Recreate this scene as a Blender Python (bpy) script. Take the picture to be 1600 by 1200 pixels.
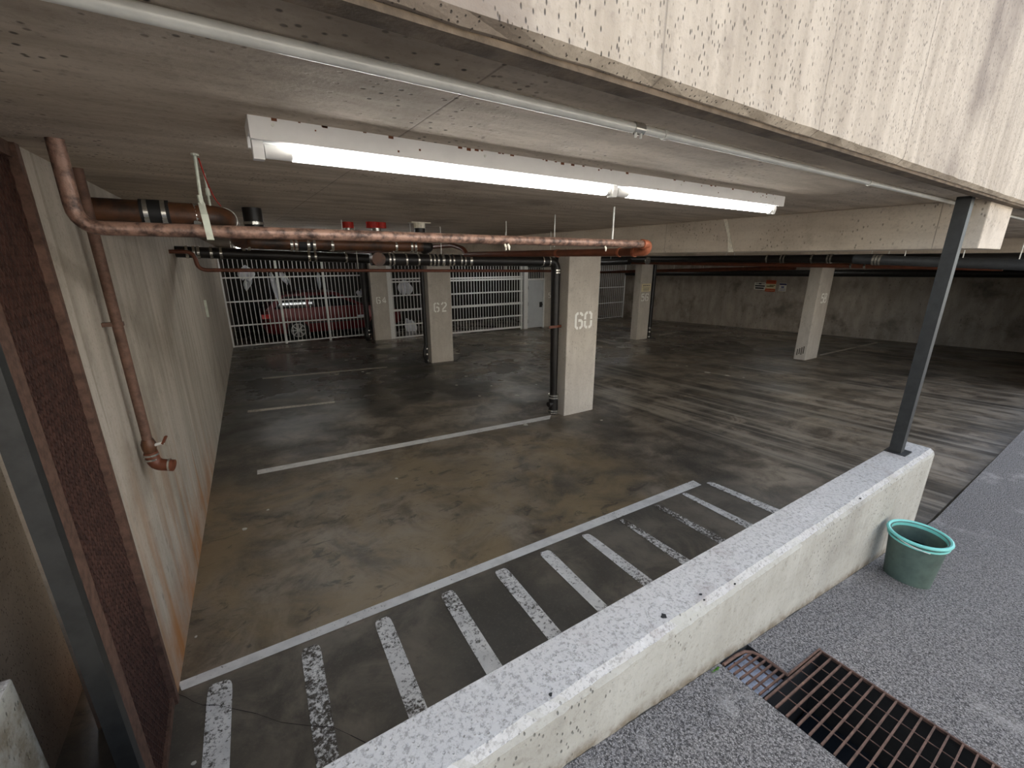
import bpy, bmesh, math, random
from mathutils import Vector, Matrix, noise as mnoise
random.seed(7)
S = bpy.context.scene
for o in list(bpy.data.objects): bpy.data.objects.remove(o)
COL = S.collection
PI = math.pi
EZ = 2.0                      # eye height above the datum; everything below is written relative to the eye
# ------------------------------------------------------------------ camera
YAW, PITCH, F, CX, CY = math.radians(33.208), math.radians(16.349), 667.07, 800.0, 600.0
cam = bpy.data.cameras.new('camera'); cam_o = bpy.data.objects.new('camera', cam); COL.objects.link(cam_o)
cam.sensor_fit = 'HORIZONTAL'; cam.sensor_width = 36; cam.lens = 36*F/1600; cam.clip_start = .02; cam.clip_end = 200
cam_o.location = (0, 0, EZ); cam_o.rotation_euler = (PI/2-PITCH, 0, -YAW)
S.camera = cam_o
# ------------------------------------------------------------------ world, sun, exposure
S.view_settings.view_transform = 'Standard'; S.view_settings.look = 'None'
S.view_settings.gamma = 1; S.view_settings.use_curve_mapping = False
S.view_settings.exposure = 1.65
W = bpy.data.worlds.new('sky'); S.world = W; W.use_nodes = True
wn = W.node_tree; wn.nodes.clear()
sk = wn.nodes.new('ShaderNodeTexSky'); sk.sky_type = 'NISHITA'; sk.sun_disc = False
sk.sun_elevation = math.radians(52); sk.sun_rotation = math.radians(15); sk.air_density = 1.0; sk.dust_density = 1.0
bg = wn.nodes.new('ShaderNodeBackground'); bg.inputs['Strength'].default_value = 0.21
wo = wn.nodes.new('ShaderNodeOutputWorld')
hs = wn.nodes.new('ShaderNodeHueSaturation'); hs.inputs['Saturation'].default_value = .55
wn.links.new(sk.outputs[0], hs.inputs['Color']); wn.links.new(hs.outputs[0], bg.inputs[0]); wn.links.new(bg.outputs[0], wo.inputs[0])
sun = bpy.data.lights.new('sun', 'SUN'); sun.energy = 5.5; sun.angle = math.radians(.6); sun.color = (1, .96, .9)
sun_o = bpy.data.objects.new('sun', sun); COL.objects.link(sun_o)
sun_o.rotation_euler = Vector((-.25, -.8, -1.05)).to_track_quat('-Z', 'Y').to_euler()
TUBE_E = 8.0
# ------------------------------------------------------------------ pixel helpers (a pixel gives a direction; the plane it lies on gives the place)
cy_, sy_, cp_, sp_ = math.cos(YAW), math.sin(YAW), math.cos(PITCH), math.sin(PITCH)
FW = Vector((sy_*cp_, cy_*cp_, -sp_)); RT = Vector((cy_, -sy_, 0)); UP = RT.cross(FW)
def ray(x, y): return FW + RT*((x-CX)/F) - UP*((y-CY)/F)
def onz(x, y, z): d = ray(x, y); return d*(z/d.z)
def onx(x, y, X): d = ray(x, y); return d*(X/d.x)
def ony(x, y, Y): d = ray(x, y); return d*(Y/d.y)
XB = 3.535
def zf(X, Y):                 # garage floor: falls gently towards the back and the aisle
    zp = -2.029-.0385*(Y-4.127)
    if X < XB:
        t = min(1, max(0, (Y-2)/11.8)); b = -.038+.018*t
    else: b = -.02
    return zp+b*(X-XB)
def onfloor(x, y):
    d = ray(x, y); z = -2.0
    for i in range(40):
        P = d*(z/d.z); z = zf(P.x, P.y)
    return d*(z/d.z)
def zpav(X): return -1.22-.162*min(4.25, max(-3, X))
def onpav(x, y):
    d = ray(x, y); return d*(-1.22/(d.z+.162*d.x))
HC = .3146                    # slab soffit above the eye
BB = .055                     # beam soffit
# ------------------------------------------------------------------ mesh helpers
class MB:
    def __init__(s): s.v = []; s.f = []
    def add(s, vs, fs):
        n = len(s.v); s.v += [Vector(v) for v in vs]; s.f += [[i+n for i in f] for f in fs]; return s
    def box(s, x0, x1, y0, y1, z0, z1):
        v = [(x, y, z) for z in (z0, z1) for y in (y0, y1) for x in (x0, x1)]
        return s.add(v, [(0,2,3,1),(4,5,7,6),(0,1,5,4),(2,6,7,3),(0,4,6,2),(1,3,7,5)])
    def hexa(s, lo, hi):      # two quads of four points each, same winding
        v = list(lo)+list(hi)
        return s.add(v, [(3,2,1,0),(4,5,6,7),(0,1,5,4),(1,2,6,5),(2,3,7,6),(3,0,4,7)])
    def obox(s, c, ax, ay, az, hx, hy, hz):
        c, ax, ay, az = (Vector(q) for q in (c, ax, ay, az))
        q = [(-1,-1),(1,-1),(1,1),(-1,1)]
        return s.hexa([c+ax*(hx*a)+ay*(hy*b)-az*hz for a, b in q], [c+ax*(hx*a)+ay*(hy*b)+az*hz for a, b in q])
    def bar(s, a, b, w, d=None, up=(0, 0, 1)):
        a, b = Vector(a), Vector(b); ax = (b-a); L = ax.length; ax.normalize(); u = Vector(up)
        if abs(ax.dot(u)) > .95: u = Vector((0, 1, 0))
        ay = u.cross(ax).normalized(); az = ax.cross(ay)
        return s.obox((a+b)/2, ax, ay, az, L/2, w/2, (d or w)/2)
    def tube(s, pts, r, n=14, caps=True):
        pts = [Vector(p) for p in pts]; rs = r if isinstance(r, (list, tuple)) else [r]*len(pts)
        tang = []
        for i in range(len(pts)):
            a = pts[max(0, i-1)]; b = pts[min(len(pts)-1, i+1)]; tang.append((b-a).normalized())
        u = Vector((0, 0, 1)) if abs(tang[0].z) < .9 else Vector((1, 0, 0))
        base = len(s.v)
        for p, t, rr in zip(pts, tang, rs):
            u = (u-t*u.dot(t)).normalized(); w = t.cross(u)
            for k in range(n):
                a = 2*PI*k/n; s.v.append(p+u*(rr*math.cos(a))+w*(rr*math.sin(a)))
        for i in range(len(pts)-1):
            for k in range(n):
                a = base+i*n+k; b = base+i*n+(k+1) % n; s.f.append([a, b, b+n, a+n])
        if caps:
            s.f.append([base+k for k in range(n)][::-1]); s.f.append([base+(len(pts)-1)*n+k for k in range(n)])
        return s
    def cyl(s, a, b, r, n=16): return s.tube([a, b], r, n)
    def prism(s, poly, off):  # polygon of points, extruded by a vector
        p = [Vector(q) for q in poly]; o = Vector(off); n = len(p)
        return s.add(p+[q+o for q in p], [list(range(n))[::-1], [n+i for i in range(n)]]+[[i, (i+1) % n, n+(i+1) % n, n+i] for i in range(n)])
def fillet(pts, r, n=6):
    pts = [Vector(p) for p in pts]; out = [pts[0]]
    for i in range(1, len(pts)-1):
        a, b, c = pts[i-1], pts[i], pts[i+1]
        d1 = (a-b).normalized(); d2 = (c-b).normalized(); rr = min(r, (a-b).length*.49, (c-b).length*.49)
        p, q = b+d1*rr, b+d2*rr
        for k in range(n+1):
            t = k/n; out.append(p*(1-t)**2+b*(2*t*(1-t))+q*t**2)
    out.append(pts[-1]); return out
def obj(name, mb, mat, parent=None, smooth=False, base=None, bevel=0, label=None):
    me = bpy.data.meshes.new(name)
    off = Vector(base) if base is not None else (Vector(parent.location) if parent is not None else Vector((0, 0, 0)))
    if parent is not None and base is None and parent.parent is not None: off = Vector(parent.parent.location)+Vector(parent.location)
    me.from_pydata([tuple(v-off) for v in mb.v], [], mb.f); me.update()
    bm = bmesh.new(); bm.from_mesh(me); bmesh.ops.recalc_face_normals(bm, faces=bm.faces)
    if bevel: bmesh.ops.bevel(bm, geom=[e for e in bm.edges], offset=bevel, segments=2, affect='EDGES', profile=.6)
    bm.to_mesh(me); bm.free()
    if smooth:
        me.polygons.foreach_set('use_smooth', [True]*len(me.polygons))
        try: me.set_sharp_from_angle(angle=math.radians(40))
        except Exception: pass
    me.materials.append(mat)
    o = bpy.data.objects.new(name, me); COL.objects.link(o)
    if parent is not None: o.parent = parent
    elif base is not None: o.location = off
    if label: o['label'] = label
    return o
def tag(o, label, cat, group=None):
    o['label'] = label; o['category'] = cat
    if group: o['group'] = group
    return o
def struct(name, mb, mat, **k):
    o = obj(name, mb, mat, **k); o['kind'] = 'structure'; return o
def thing(name, label, cat, loc, group=None):
    o = bpy.data.objects.new(name, None); COL.objects.link(o); o.location = loc; o.empty_display_size = .1
    return tag(o, label, cat, group)
# ------------------------------------------------------------------ materials
class NT:
    def __init__(s, name):
        s.m = bpy.data.materials.new(name); s.m.use_nodes = True; s.t = s.m.node_tree; s.t.nodes.clear()
        s.out = s.n('ShaderNodeOutputMaterial'); s.b = s.n('ShaderNodeBsdfPrincipled'); s.l(s.b.outputs[0], s.out.inputs[0])
        s.co = s.n('ShaderNodeTexCoord').outputs['Object']
    def n(s, t, **k):
        x = s.t.nodes.new(t)
        for a, b in k.items(): setattr(x, a, b)
        return x
    def l(s, a, b): s.t.links.new(a, b)
    def put(s, sock, v):
        if isinstance(v, (int, float)): sock.default_value = v
        elif isinstance(v, (tuple, list)): sock.default_value = (*v, 1) if len(v) == 3 and sock.type == 'RGBA' else v
        else: s.l(v, sock)
    def noise(s, scale, detail=4, rough=.55, st=(1, 1, 1), dist=0):
        mp = s.n('ShaderNodeMapping'); mp.inputs['Scale'].default_value = st; s.l(s.co, mp.inputs[0])
        x = s.n('ShaderNodeTexNoise'); x.inputs['Scale'].default_value = scale; x.inputs['Detail'].default_value = detail
        x.inputs['Roughness'].default_value = rough; x.inputs['Distortion'].default_value = dist
        s.l(mp.outputs[0], x.inputs['Vector']); return x.outputs['Fac']
    def voro(s, scale, st=(1, 1, 1), feat='F1'):
        mp = s.n('ShaderNodeMapping'); mp.inputs['Scale'].default_value = st; s.l(s.co, mp.inputs[0])
        x = s.n('ShaderNodeTexVoronoi', feature=feat); x.inputs['Scale'].default_value = scale
        s.l(mp.outputs[0], x.inputs['Vector']); return x.outputs['Distance']
    def ramp(s, f, a, b, x=0., y=1.):
        r = s.n('ShaderNodeMapRange', interpolation_type='SMOOTHSTEP'); s.put(r.inputs[0], f)
        for i, v in zip((1, 2, 3, 4), (a, b, x, y)): s.put(r.inputs[i], v)
        return r.outputs[0]
    def math(s, op, a, b=0):
        x = s.n('ShaderNodeMath', operation=op); s.put(x.inputs[0], a); s.put(x.inputs[1], b); return x.outputs[0]
    def mul(s, a, b): return s.math('MULTIPLY', a, b)
    def mix(s, f, a, b):
        x = s.n('ShaderNodeMix', data_type='RGBA'); s.put(x.inputs[0], f); s.put(x.inputs[6], a); s.put(x.inputs[7], b); return x.outputs[2]
    def sep(s):
        x = s.n('ShaderNodeSeparateXYZ'); s.l(s.co, x.inputs[0]); return x.outputs
    def bump(s, h, strength=.3, dist=.01):
        x = s.n('ShaderNodeBump'); x.inputs['Strength'].default_value = strength; x.inputs['Distance'].default_value = dist
        s.l(h, x.inputs['Height']); s.l(x.outputs[0], s.b.inputs['Normal'])
    def base(s, c, rough=.8, metal=0, spec=None):
        s.put(s.b.inputs['Base Color'], c); s.put(s.b.inputs['Roughness'], rough); s.put(s.b.inputs['Metallic'], metal)
        if spec is not None: s.b.inputs['Specular IOR Level'].default_value = spec
        return s
def lin(r, g, b):
    f = lambda c: (c/255/12.92) if c <= 10 else ((c/255+.055)/1.055)**2.4
    return (f(r), f(g), f(b))
def concrete(name, c0, c1, dark, grain=(1, 1, 1), pores=.35, pore_scale=45, rough=.85, stain=.55, seams=None, bumps=.35, speck=0, gate=(.45, .6), pst=(1, 1, .55)):
    t = NT(name)
    a = t.noise(1.3, 6, .62); g = t.noise(3.2, 5, .6, grain); fine = t.noise(60, 3, .7); md = t.noise(7, 6, .65)
    col = t.mix(t.ramp(g, .3, .72), c0, c1)
    col = t.mix(t.mul(t.ramp(a, .5, .72), stain), col, dark)
    col = t.mix(t.mul(t.ramp(md, .55, .75), .35), col, dark)
    col = t.mix(t.mul(t.ramp(fine, .5, .7), .25), col, dark)
    pv = t.voro(pore_scale, pst); gate = t.ramp(t.noise(2.2, 4, .6), *gate)
    pore = t.mul(t.ramp(pv, .12, .24, 1, 0), t.mul(gate, pores))
    col = t.mix(pore, col, tuple(c*.25 for c in dark))
    h = t.math('SUBTRACT', t.mul(fine, .3), t.mul(pore, 1.4)); h = t.math('ADD', h, t.mul(md, .4))
    if seams:
        for ax, period, shift in seams:
            sp = t.sep()[ax]; q = t.math('FRACT', t.math('ADD', t.mul(sp, 1/period), shift)); q = t.math('ABSOLUTE', t.math('SUBTRACT', q, .5))
            sm = t.ramp(q, 0, .004/period, 1, 0); sm = t.mul(sm, t.ramp(t.noise(1.7, 3), .35, .6))
            col = t.mix(t.mul(sm, .55), col, tuple(c*.4 for c in dark)); h = t.math('SUBTRACT', h, t.mul(sm, .6))
    if speck:
        v = t.ramp(t.noise(140, 2, .8), .52, .62); col = t.mix(t.mul(v, speck), col, tuple(min(1, c*2.6) for c in c1))
    t.base(col, rough); t.bump(h, bumps, .012); t.last = col
    return t
M = {}
M['ceiling'] = concrete('ceiling_concrete', lin(172,158,140), lin(206,192,174), lin(112,98,84), grain=(.5, 3.2, 1), pores=.9, pore_scale=38, stain=.6, seams=[(0, 1.22, .13), (1, 2.44, .28)]).m
M['beam'] = concrete('beam_concrete', lin(196,182,163), lin(214,201,182), lin(132,117,99), grain=(1, .5, 2.5), pores=.6, seams=[(1, 1.9, .1)]).m
M['pillar'] = concrete('pillar_concrete', lin(182,174,162), lin(198,191,179), lin(138,129,116), grain=(2, 2, .7), pores=.35, pore_scale=30, stain=.35, bumps=.2).m
M['wallr'] = concrete('side_wall_concrete', lin(152,141,128), lin(178,166,152), lin(88,79,68), grain=(1, 1.5, .5), pores=.4, pore_scale=12, stain=.75, seams=[(1, 2.44, .3)]).m
# left wall: vertical run marks and rust streaks near the front foot
t = concrete('left_wall_concrete', lin(164,154,140), lin(190,180,166), lin(114,102,88), grain=(2, 2.6, .25), pores=.3, pore_scale=18, stain=.45)
s_ = t.sep(); up = t.ramp(s_[2], -1.95, -.45, 1, 0); near = t.mul(t.ramp(s_[1], 5.6, 3.3), 1)
foot = t.ramp(t.math('SUBTRACT', s_[2], t.mul(s_[1], -.0385)), -1.74, -1.3, 1, 0)
run = t.ramp(t.noise(2.6, 5, .6, (1, 2.4, .22)), .47, .72)
rust = t.mul(t.mul(run, near), up); col = t.mix(t.mul(rust, .95), t.last, lin(166,112,52)); col = t.mix(t.mul(t.mul(foot, near), t.ramp(t.noise(3, 4), .4, .62, .35, .95)), col, lin(168,106,40))
drip = t.ramp(t.noise(5, 4, .6, (1, 3, .12)), .6, .7); col = t.mix(t.mul(drip, .35), col, lin(112,100,76))
t.put(t.b.inputs['Base Color'], col); M['walll'] = t.m
# face of the upper front wall, board-marked, porous
M['front'] = concrete('front_wall_concrete', lin(172,158,139), lin(202,188,168), lin(126,112,99), grain=(4, 1, .35), pores=.85, pore_scale=115, stain=.75, gate=(.25, .42), pst=(1, 1, .4), seams=[(0, .62, .34)], bumps=.55).m
# parapet: pale weathered concrete with grit
t = concrete('parapet_concrete', lin(162,158,146), lin(178,175,164), lin(118,114,104), grain=(1, 1, 1), pores=.7, pore_scale=60, stain=.4, bumps=.6)
ge = t.n('ShaderNodeNewGeometry'); sx = t.n('ShaderNodeSeparateXYZ'); t.l(ge.outputs['True Normal'], sx.inputs[0])
topm = t.ramp(sx.outputs[2], .6, .8)
grit = t.ramp(t.noise(75, 5, .8), .48, .62); lich = t.ramp(t.noise(6, 5, .65), .52, .66)
c_ = t.mix(t.mul(grit, .6), lin(186,182,175), lin(110,106,100)); c_ = t.mix(t.mul(lich, .3), c_, lin(132,114,106)); c_ = t.mix(t.ramp(t.noise(11, 6, .75), .56, .68, 0, .5), c_, lin(206,203,198))
sp = t.sep(); hgt = t.math('ADD', sp[2], t.mul(sp[0], .162)); foot = t.mul(t.ramp(hgt, -1.215, -1.16, 1, 0), t.ramp(t.noise(14, 5, .7), .35, .6, .25, .85))
fc = t.mix(foot, t.last, lin(104,90,68)); fc = t.mix(t.ramp(t.noise(26, 6, .75), .56, .66, 0, .35), fc, lin(112,104,90))
t.put(t.b.inputs['Base Color'], t.mix(topm, fc, c_)); M['parapet'] = t.m
# floor: polished concrete, tyre tracks in the aisle, tan dusty front bay
t = NT('garage_floor_concrete'); s_ = t.sep()
a = t.noise(.8, 6, .6); b = t.noise(2.6, 6, .65, dist=.6); c = t.noise(11, 6, .7); fine = t.noise(70, 3, .7)
col = t.mix(t.ramp(b, .36, .62), lin(82,73,62), lin(142,130,113))
col = t.mix(t.mul(t.ramp(a, .42, .62), .8), col, lin(58,54,48))
col = t.mix(t.mul(t.ramp(c, .5, .7), .45), col, lin(52,47,40)); col = t.mix(t.mul(t.ramp(fine, .52, .7), .35), col, lin(134,124,104))
bay = t.mul(t.ramp(s_[0], 3.6, 2.6), t.mul(t.ramp(s_[1], 4.6, 3.6), t.ramp(s_[1], 1.9, 2.05)))
col = t.mix(t.mul(bay, t.ramp(t.noise(1.6, 5, .6, dist=.8), .36, .62, .1, .72)), col, lin(144,124,92))
aisle = t.ramp(s_[0], 3.9, 4.6)
trk = t.noise(2.2, 4, .6, (1.6, .04, 1)); trk2 = t.noise(5, 4, .6, (1.8, .03, 1))
col = t.mix(t.mul(aisle, t.ramp(trk, .5, .62, 0, .6)), col, lin(50,46,40)); col = t.mix(t.mul(aisle, t.ramp(trk2, .5, .64, 0, .6)), col, lin(150,141,126))
deep = t.ramp(s_[1], 4.1, 6.0); deep_dark = t.mul(t.mul(t.ramp(s_[0], 3.9, 3.2), deep), t.ramp(t.noise(.7, 5, .65, dist=.5), .32, .55, .25, .8))  # stall floor turns darker and patchy behind the front bay
mk = t.ramp(t.noise(5.5, 6, .7, (1, 1.6, 1), .8), .56, .66, 0, .6); col = t.mix(t.mul(mk, bay), col, lin(50,46,40)); col = t.mix(deep_dark, col, lin(40,38,33))
hat = t.mul(t.ramp(s_[1], 2.0, 1.9), t.ramp(s_[0], 3.9, 3.3)); col = t.mix(t.mul(hat, .5), col, lin(82,80,74))
wet = t.ramp(t.noise(.9, 5, .6), .4, .62); rgh = t.math('ADD', t.mul(wet, .26), t.ramp(s_[1], 4.5, 8, .34, .2))
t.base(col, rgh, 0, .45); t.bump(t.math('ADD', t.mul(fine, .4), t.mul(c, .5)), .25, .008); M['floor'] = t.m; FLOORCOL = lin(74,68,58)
# worn white floor paint
def paint(name, wear, c=lin(222,220,214)):
    t = NT(name); w = t.noise(48, 7, .8); big = t.noise(2.4, 4, .6)
    th = t.math('ADD', t.mul(big, .42), wear-.21)
    k = t.n('ShaderNodeMapRange'); t.put(k.inputs[0], t.math('SUBTRACT', w, th)); k.inputs[1].default_value = 0; k.inputs[2].default_value = .09
    t.base(t.mix(k.outputs[0], FLOORCOL, t.mix(t.ramp(t.noise(9, 4), .4, .7), c, tuple(x*.8 for x in c))), .75); t.bump(w, .2, .004); return t.m
M['paint'] = paint('line_paint', .31); M['hatch'] = paint('hatch_paint', .405); M['faint'] = paint('faint_paint', .36, lin(196,188,172)); M['worn'] = paint('worn_hatch_paint', .47)
M['stencil'] = NT('stencil_white_paint').base(lin(244,243,236), .7).m
# asphalt ramp outside
t = NT('asphalt'); g1 = t.noise(120, 4, .85); g2 = t.noise(3.5, 6, .7); v = t.voro(150)
col = t.mix(t.ramp(g1, .42, .6), lin(58,55,53), lin(146,141,136)); col = t.mix(t.mul(t.ramp(g2, .55, .7), .6), col, lin(164,159,152)); col = t.mix(t.ramp(v, .15, .32, .75, 0), col, lin(196,191,184))
t.base(col, .9); t.bump(t.math('ADD', g1, t.mul(v, .5)), .8, .006); M['asphalt'] = t.m
def plain(name, c, rough=.6, metal=0, var=.25, scale=20, bump=.1, c2=None, spec=None):
    t = NT(name); n = t.noise(scale, 5, .65)
    t.base(t.mix(t.ramp(n, .35, .7), c, c2 or tuple(x*(1-var) for x in c)), rough, metal, spec); t.bump(n, bump, .004); return t.m
M['galv'] = plain('galvanised_steel', lin(232,231,222), .35, .15, .15, 14)
M['fence'] = plain('fence_grey_paint', lin(226,226,222), .5, 0, .12, 30)
M['white'] = plain('white_enamel', lin(236,234,230), .4, 0, .06, 12)
M['rustdot'] = plain('rust_spot', lin(120,74,48), .9)
M['reflector'] = plain('lamp_reflector', lin(214,222,222), .3, .1, .08)
M['iron'] = plain('cast_iron_brown', lin(96,60,36), .5, .1, .6, 7, .3, lin(34,27,22))
M['black'] = plain('black_cast_iron', lin(34,31,29), .42, .1, .5, 9, .2)
M['rubber'] = plain('black_rubber', lin(30,30,30), .6)
M['clamp'] = plain('stainless_band', lin(206,204,196), .25, .85, .2)
M['copper'] = plain('weathered_copper', lin(150,118,102), .42, .15, .5, 34, .8, lin(56,40,34))
M['copper2'] = plain('dull_brown_pipe_paint', lin(112,62,40), .5, .1, .4, 8)
M['fitting'] = plain('copper_fitting', lin(168,98,68), .42, .3, .4, 40, .4)
M['hanger'] = plain('painted_hanger', lin(196,200,184), .6, .1, .2)
M['red'] = plain('red_firestop', lin(190,40,24), .6, 0, .35, 60, .5)
M['foam'] = plain('yellow_sealant', lin(182,158,104), .9, 0, .45, 22, .8)
M['soffit'] = plain('rough_soffit', lin(120,104,86), .95, 0, .55, 16, 1.)
M['rust'] = plain('rusty_steel', lin(112,84,70), .75, .25, .5, 30, .5)
M['rustmesh'] = plain('rusty_mesh', lin(82,54,44), .8, .2, .5, 30, .3)
M['darksteel'] = plain('dark_steel', lin(58,58,56), .5, .4, .3)
M['door'] = plain('door_grey_paint', lin(192,196,198), .5, 0, .08, 4)
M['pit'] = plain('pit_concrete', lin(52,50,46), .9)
M['water'] = NT('drain_water').base(lin(30,34,38), .06, 0, .6).m
M['green'] = plain('dark_green_plastic', lin(84,100,90), .55, 0, .3, 12)
M['teal'] = plain('teal_plastic_rim', lin(122,202,190), .4, 0, .12, 12)
M['leaf'] = plain('leaf_green', lin(96,150,52), .6)
M['crust'] = plain('mineral_crust', lin(238,231,212), .9, 0, .25, 40, .6)
M['signw'] = plain('sign_white', lin(222,218,206), .5, 0, .06)
M['signc'] = plain('sign_cream', lin(226,212,170), .5, 0, .06)
M['signr'] = plain('sign_orange_red', lin(196,84,44), .5, 0, .1)
M['signb'] = plain('sign_navy', lin(50,50,96), .5)
M['ink'] = plain('black_ink', lin(24,24,24), .6)
M['inkgrey'] = plain('grey_ink', lin(158,152,134), .6)
M['inkol'] = plain('olive_ink', lin(96,92,40), .6)
M['inkbl'] = plain('pale_blue_ink', lin(120,124,160), .6)
M['carred'] = NT('car_red_paint').base(lin(96,8,12), .3, .2, .5).m
M['glass'] = NT('dark_glass').base((.01, .01, .012), .05, 0, .8).m
M['tyre'] = plain('tyre_rubber', lin(26,26,26), .8)
M['rim'] = plain('alloy_rim', lin(190,190,188), .3, .8, .1)
M['tail'] = NT('tail_lens').base(lin(220,30,26), .15, 0, .7).m
M['poly'] = plain('white_plastic_sheet', lin(232,234,240), .35, 0, .1, 8, .6)
M['litter'] = plain('pale_litter', lin(205,200,186), .8)
M['stucco'] = plain('pale_stucco', lin(216,210,200), .9)
M['greypl'] = plain('grey_plastic', lin(60,62,64), .5)
t = NT('fluorescent_tube'); t.base((1, 1, 1), .4); t.b.inputs['Emission Color'].default_value = (1, .99, .97, 1); t.b.inputs['Emission Strength'].default_value = TUBE_E; M['tube'] = t.m
# ================================================================== STRUCTURE
# floor (twisted plane, so a grid)
mb = MB(); xs = [-1.0, 1.2, XB, 8, 12, 17.2]; ys = [.62+.6*i for i in range(41)]
for y in ys:
    for x in xs: mb.v.append(Vector((x, y, zf(x, y))))
n = len(xs)
for j in range(len(ys)-1):
    for i in range(n-1): mb.f.append([j*n+i, j*n+i+1, (j+1)*n+i+1, (j+1)*n+i])
nt = len(mb.v)
for (i, j) in ((0, 0), (n-1, 0), (n-1, len(ys)-1), (0, len(ys)-1)): mb.v.append(Vector((xs[i], ys[j], -3.4)))
mb.f.append([nt, nt+3, nt+2, nt+1])
mb.f.append([nt, nt+1]+[i for i in range(n-1, -1, -1)])
mb.f.append([nt+3, nt]+[j*n for j in range(len(ys))]); mb.f.append([nt+1, nt+2]+[j*n+n-1 for j in range(len(ys)-1, -1, -1)])
mb.f.append([nt+2, nt+3]+[(len(ys)-1)*n+i for i in range(n)])
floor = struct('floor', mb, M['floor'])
YF = .605                      # outer face of the building front
struct('ceiling', MB().box(-1.2, 17.2, .66, 25, HC, HC+.3), M['ceiling'])
def xw(Y): return -.5+.03*Y    # left wall runs a little off square
mb = MB(); Y0, Y1 = 1.93, 24.6
mb.hexa([(xw(Y0)-.25, Y0, -3.2), (xw(Y0), Y0, -3.2), (xw(Y1), Y1, -3.2), (xw(Y1)-.25, Y1, -3.2)], [(xw(Y0)-.25, Y0, HC), (xw(Y0), Y0, HC), (xw(Y1), Y1, HC), (xw(Y1)-.25, Y1, HC)])
struct('wall_left', mb, M['walll'])
XR = 15.55
mb = MB(); mb.hexa([(16.0, .7, -3.3), (16.4, .7, -3.3), (15.9, 24.6, -3.3), (15.3, 24.6, -3.3)], [(16.0, .7, HC), (16.4, .7, HC), (15.9, 24.6, HC), (15.3, 24.6, HC)])
struct('wall_right', mb, M['wallr'])
struct('wall_back', MB().box(-.8, 16.4, 18.3, 18.6, -3.4, HC), plain('back_wall_unlit_tone', lin(58,56,52), .9))  # darkness of the unlit space behind the fences is put into the wall colour
def xwr(Y): return 16.0-.7*(Y-.7)/23.9
# upper front wall with ragged lower arris
mb = MB(); NS = 260; x0, x1 = -4.0, 17.2
prof = [(.9, 5.0), (YF, 5.0), (YF, .345), (YF, .318), (.622, .306), (.66, .306), (.66, HC+.3), (.9, HC+.3)]
for i in range(NS+1):
    x = x0+(x1-x0)*i/NS
    for k, (y, z) in enumerate(prof):
        dy = dz = 0
        if k in (3, 4):
            q = mnoise.noise(Vector((x*9, k*3.1, 0))); q2 = mnoise.noise(Vector((x*31, k*5, 2)))
            dy = .003*q+.003*q2; dz = .0025*mnoise.noise(Vector((x*11, 7, k)))+.003*q2
        mb.v.append(Vector((x, y+dy, z+dz)))
m_ = len(prof)
for i in range(NS):
    for k in range(m_):
        a = i*m_+k; b = i*m_+(k+1) % m_; mb.f.append([a, b, b+m_, a+m_])
mb.f.append(list(range(m_))); mb.f.append([NS*m_+k for k in range(m_)][::-1])
struct('wall_front', mb, M['front'])
mb = MB(); pts = []; rr = []
for i in range(200):
    x = -.9+5.2*i/199; pts.append((x, .678+.003*mnoise.noise(Vector((x*6, 0, 0))), HC-.001+.002*mnoise.noise(Vector((x*14, 5, 0))))); rr.append(.0095+.0025*mnoise.noise(Vector((x*17, 9, 0))))
struct('trim_1', mb.tube(pts, rr, 8), M['foam'], smooth=True)
struct('trim_2', MB().box(-.9, 17, .628, .668, .296, .3059), M['soffit'])
# low parapet with chipped outer arris
mb = MB(); NS = 170; x0, x1 = -.62, 3.62
prof = [(.777, -2.1), (.777, 0), (.772, .006), (.63, .004), (.612, -.012), (.605, -.03), (.605, -1.2)]
for i in range(NS+1):
    x = x0+(x1-x0)*i/NS; zt = -1.064-.029*x
    for k, (y, dz) in enumerate(prof):
        z = zt+dz if k not in (0, 6) else (-2.15 if k == 0 else -2.6)
        j = 0; jz = 0
        if k in (3, 4, 5): j = .006*mnoise.noise(Vector((x*5, k, 0)))+.003*mnoise.noise(Vector((x*30, k, 3))); jz = .004*mnoise.noise(Vector((x*12, k, 8)))
        mb.v.append(Vector((x, y+j, z+jz)))
m_ = len(prof)
for i in range(NS):
    for k in range(m_):
        a = i*m_+k; b = i*m_+(k+1) % m_; mb.f.append([a, b, b+m_, a+m_])
mb.f.append(list(range(m_))); mb.f.append([NS*m_+k for k in range(m_)][::-1])
par = struct('wall_parapet', mb, M['parapet'])
for (px_, py_, r_) in ((1037,965,.014), (1094,931,.006), (1148,915,.005), (1344,781,.008), (860,1088,.006), (1100,940,.004)):
    d = ray(px_, py_); c = d*(-1.064/(d.z+.029*d.x)); k = 9; ring = []
    for i in range(k):
        a_ = 2*PI*i/k; rr_ = r_*random.uniform(.5, 1.2); ring.append(Vector((c.x+rr_*math.cos(a_), c.y+rr_*.8*math.sin(a_), c.z+.0055)))
    obj('dark_chip', MB().prism(ring, (0, 0, .0025)), M['ink'], par)
struct('wall_parapet_return', MB().box(-.78, -.62, .605, 1.42, -2.2, -1.04), M['parapet'], bevel=.008)
struct('wall_front_side', MB().box(-6, -.79, .605, 2.4, -2.6, 5), M['front'])
struct('wall_front_low', MB().box(10.5, 17.2, .605, .85, -3.2, .3), M['front'])
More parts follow.
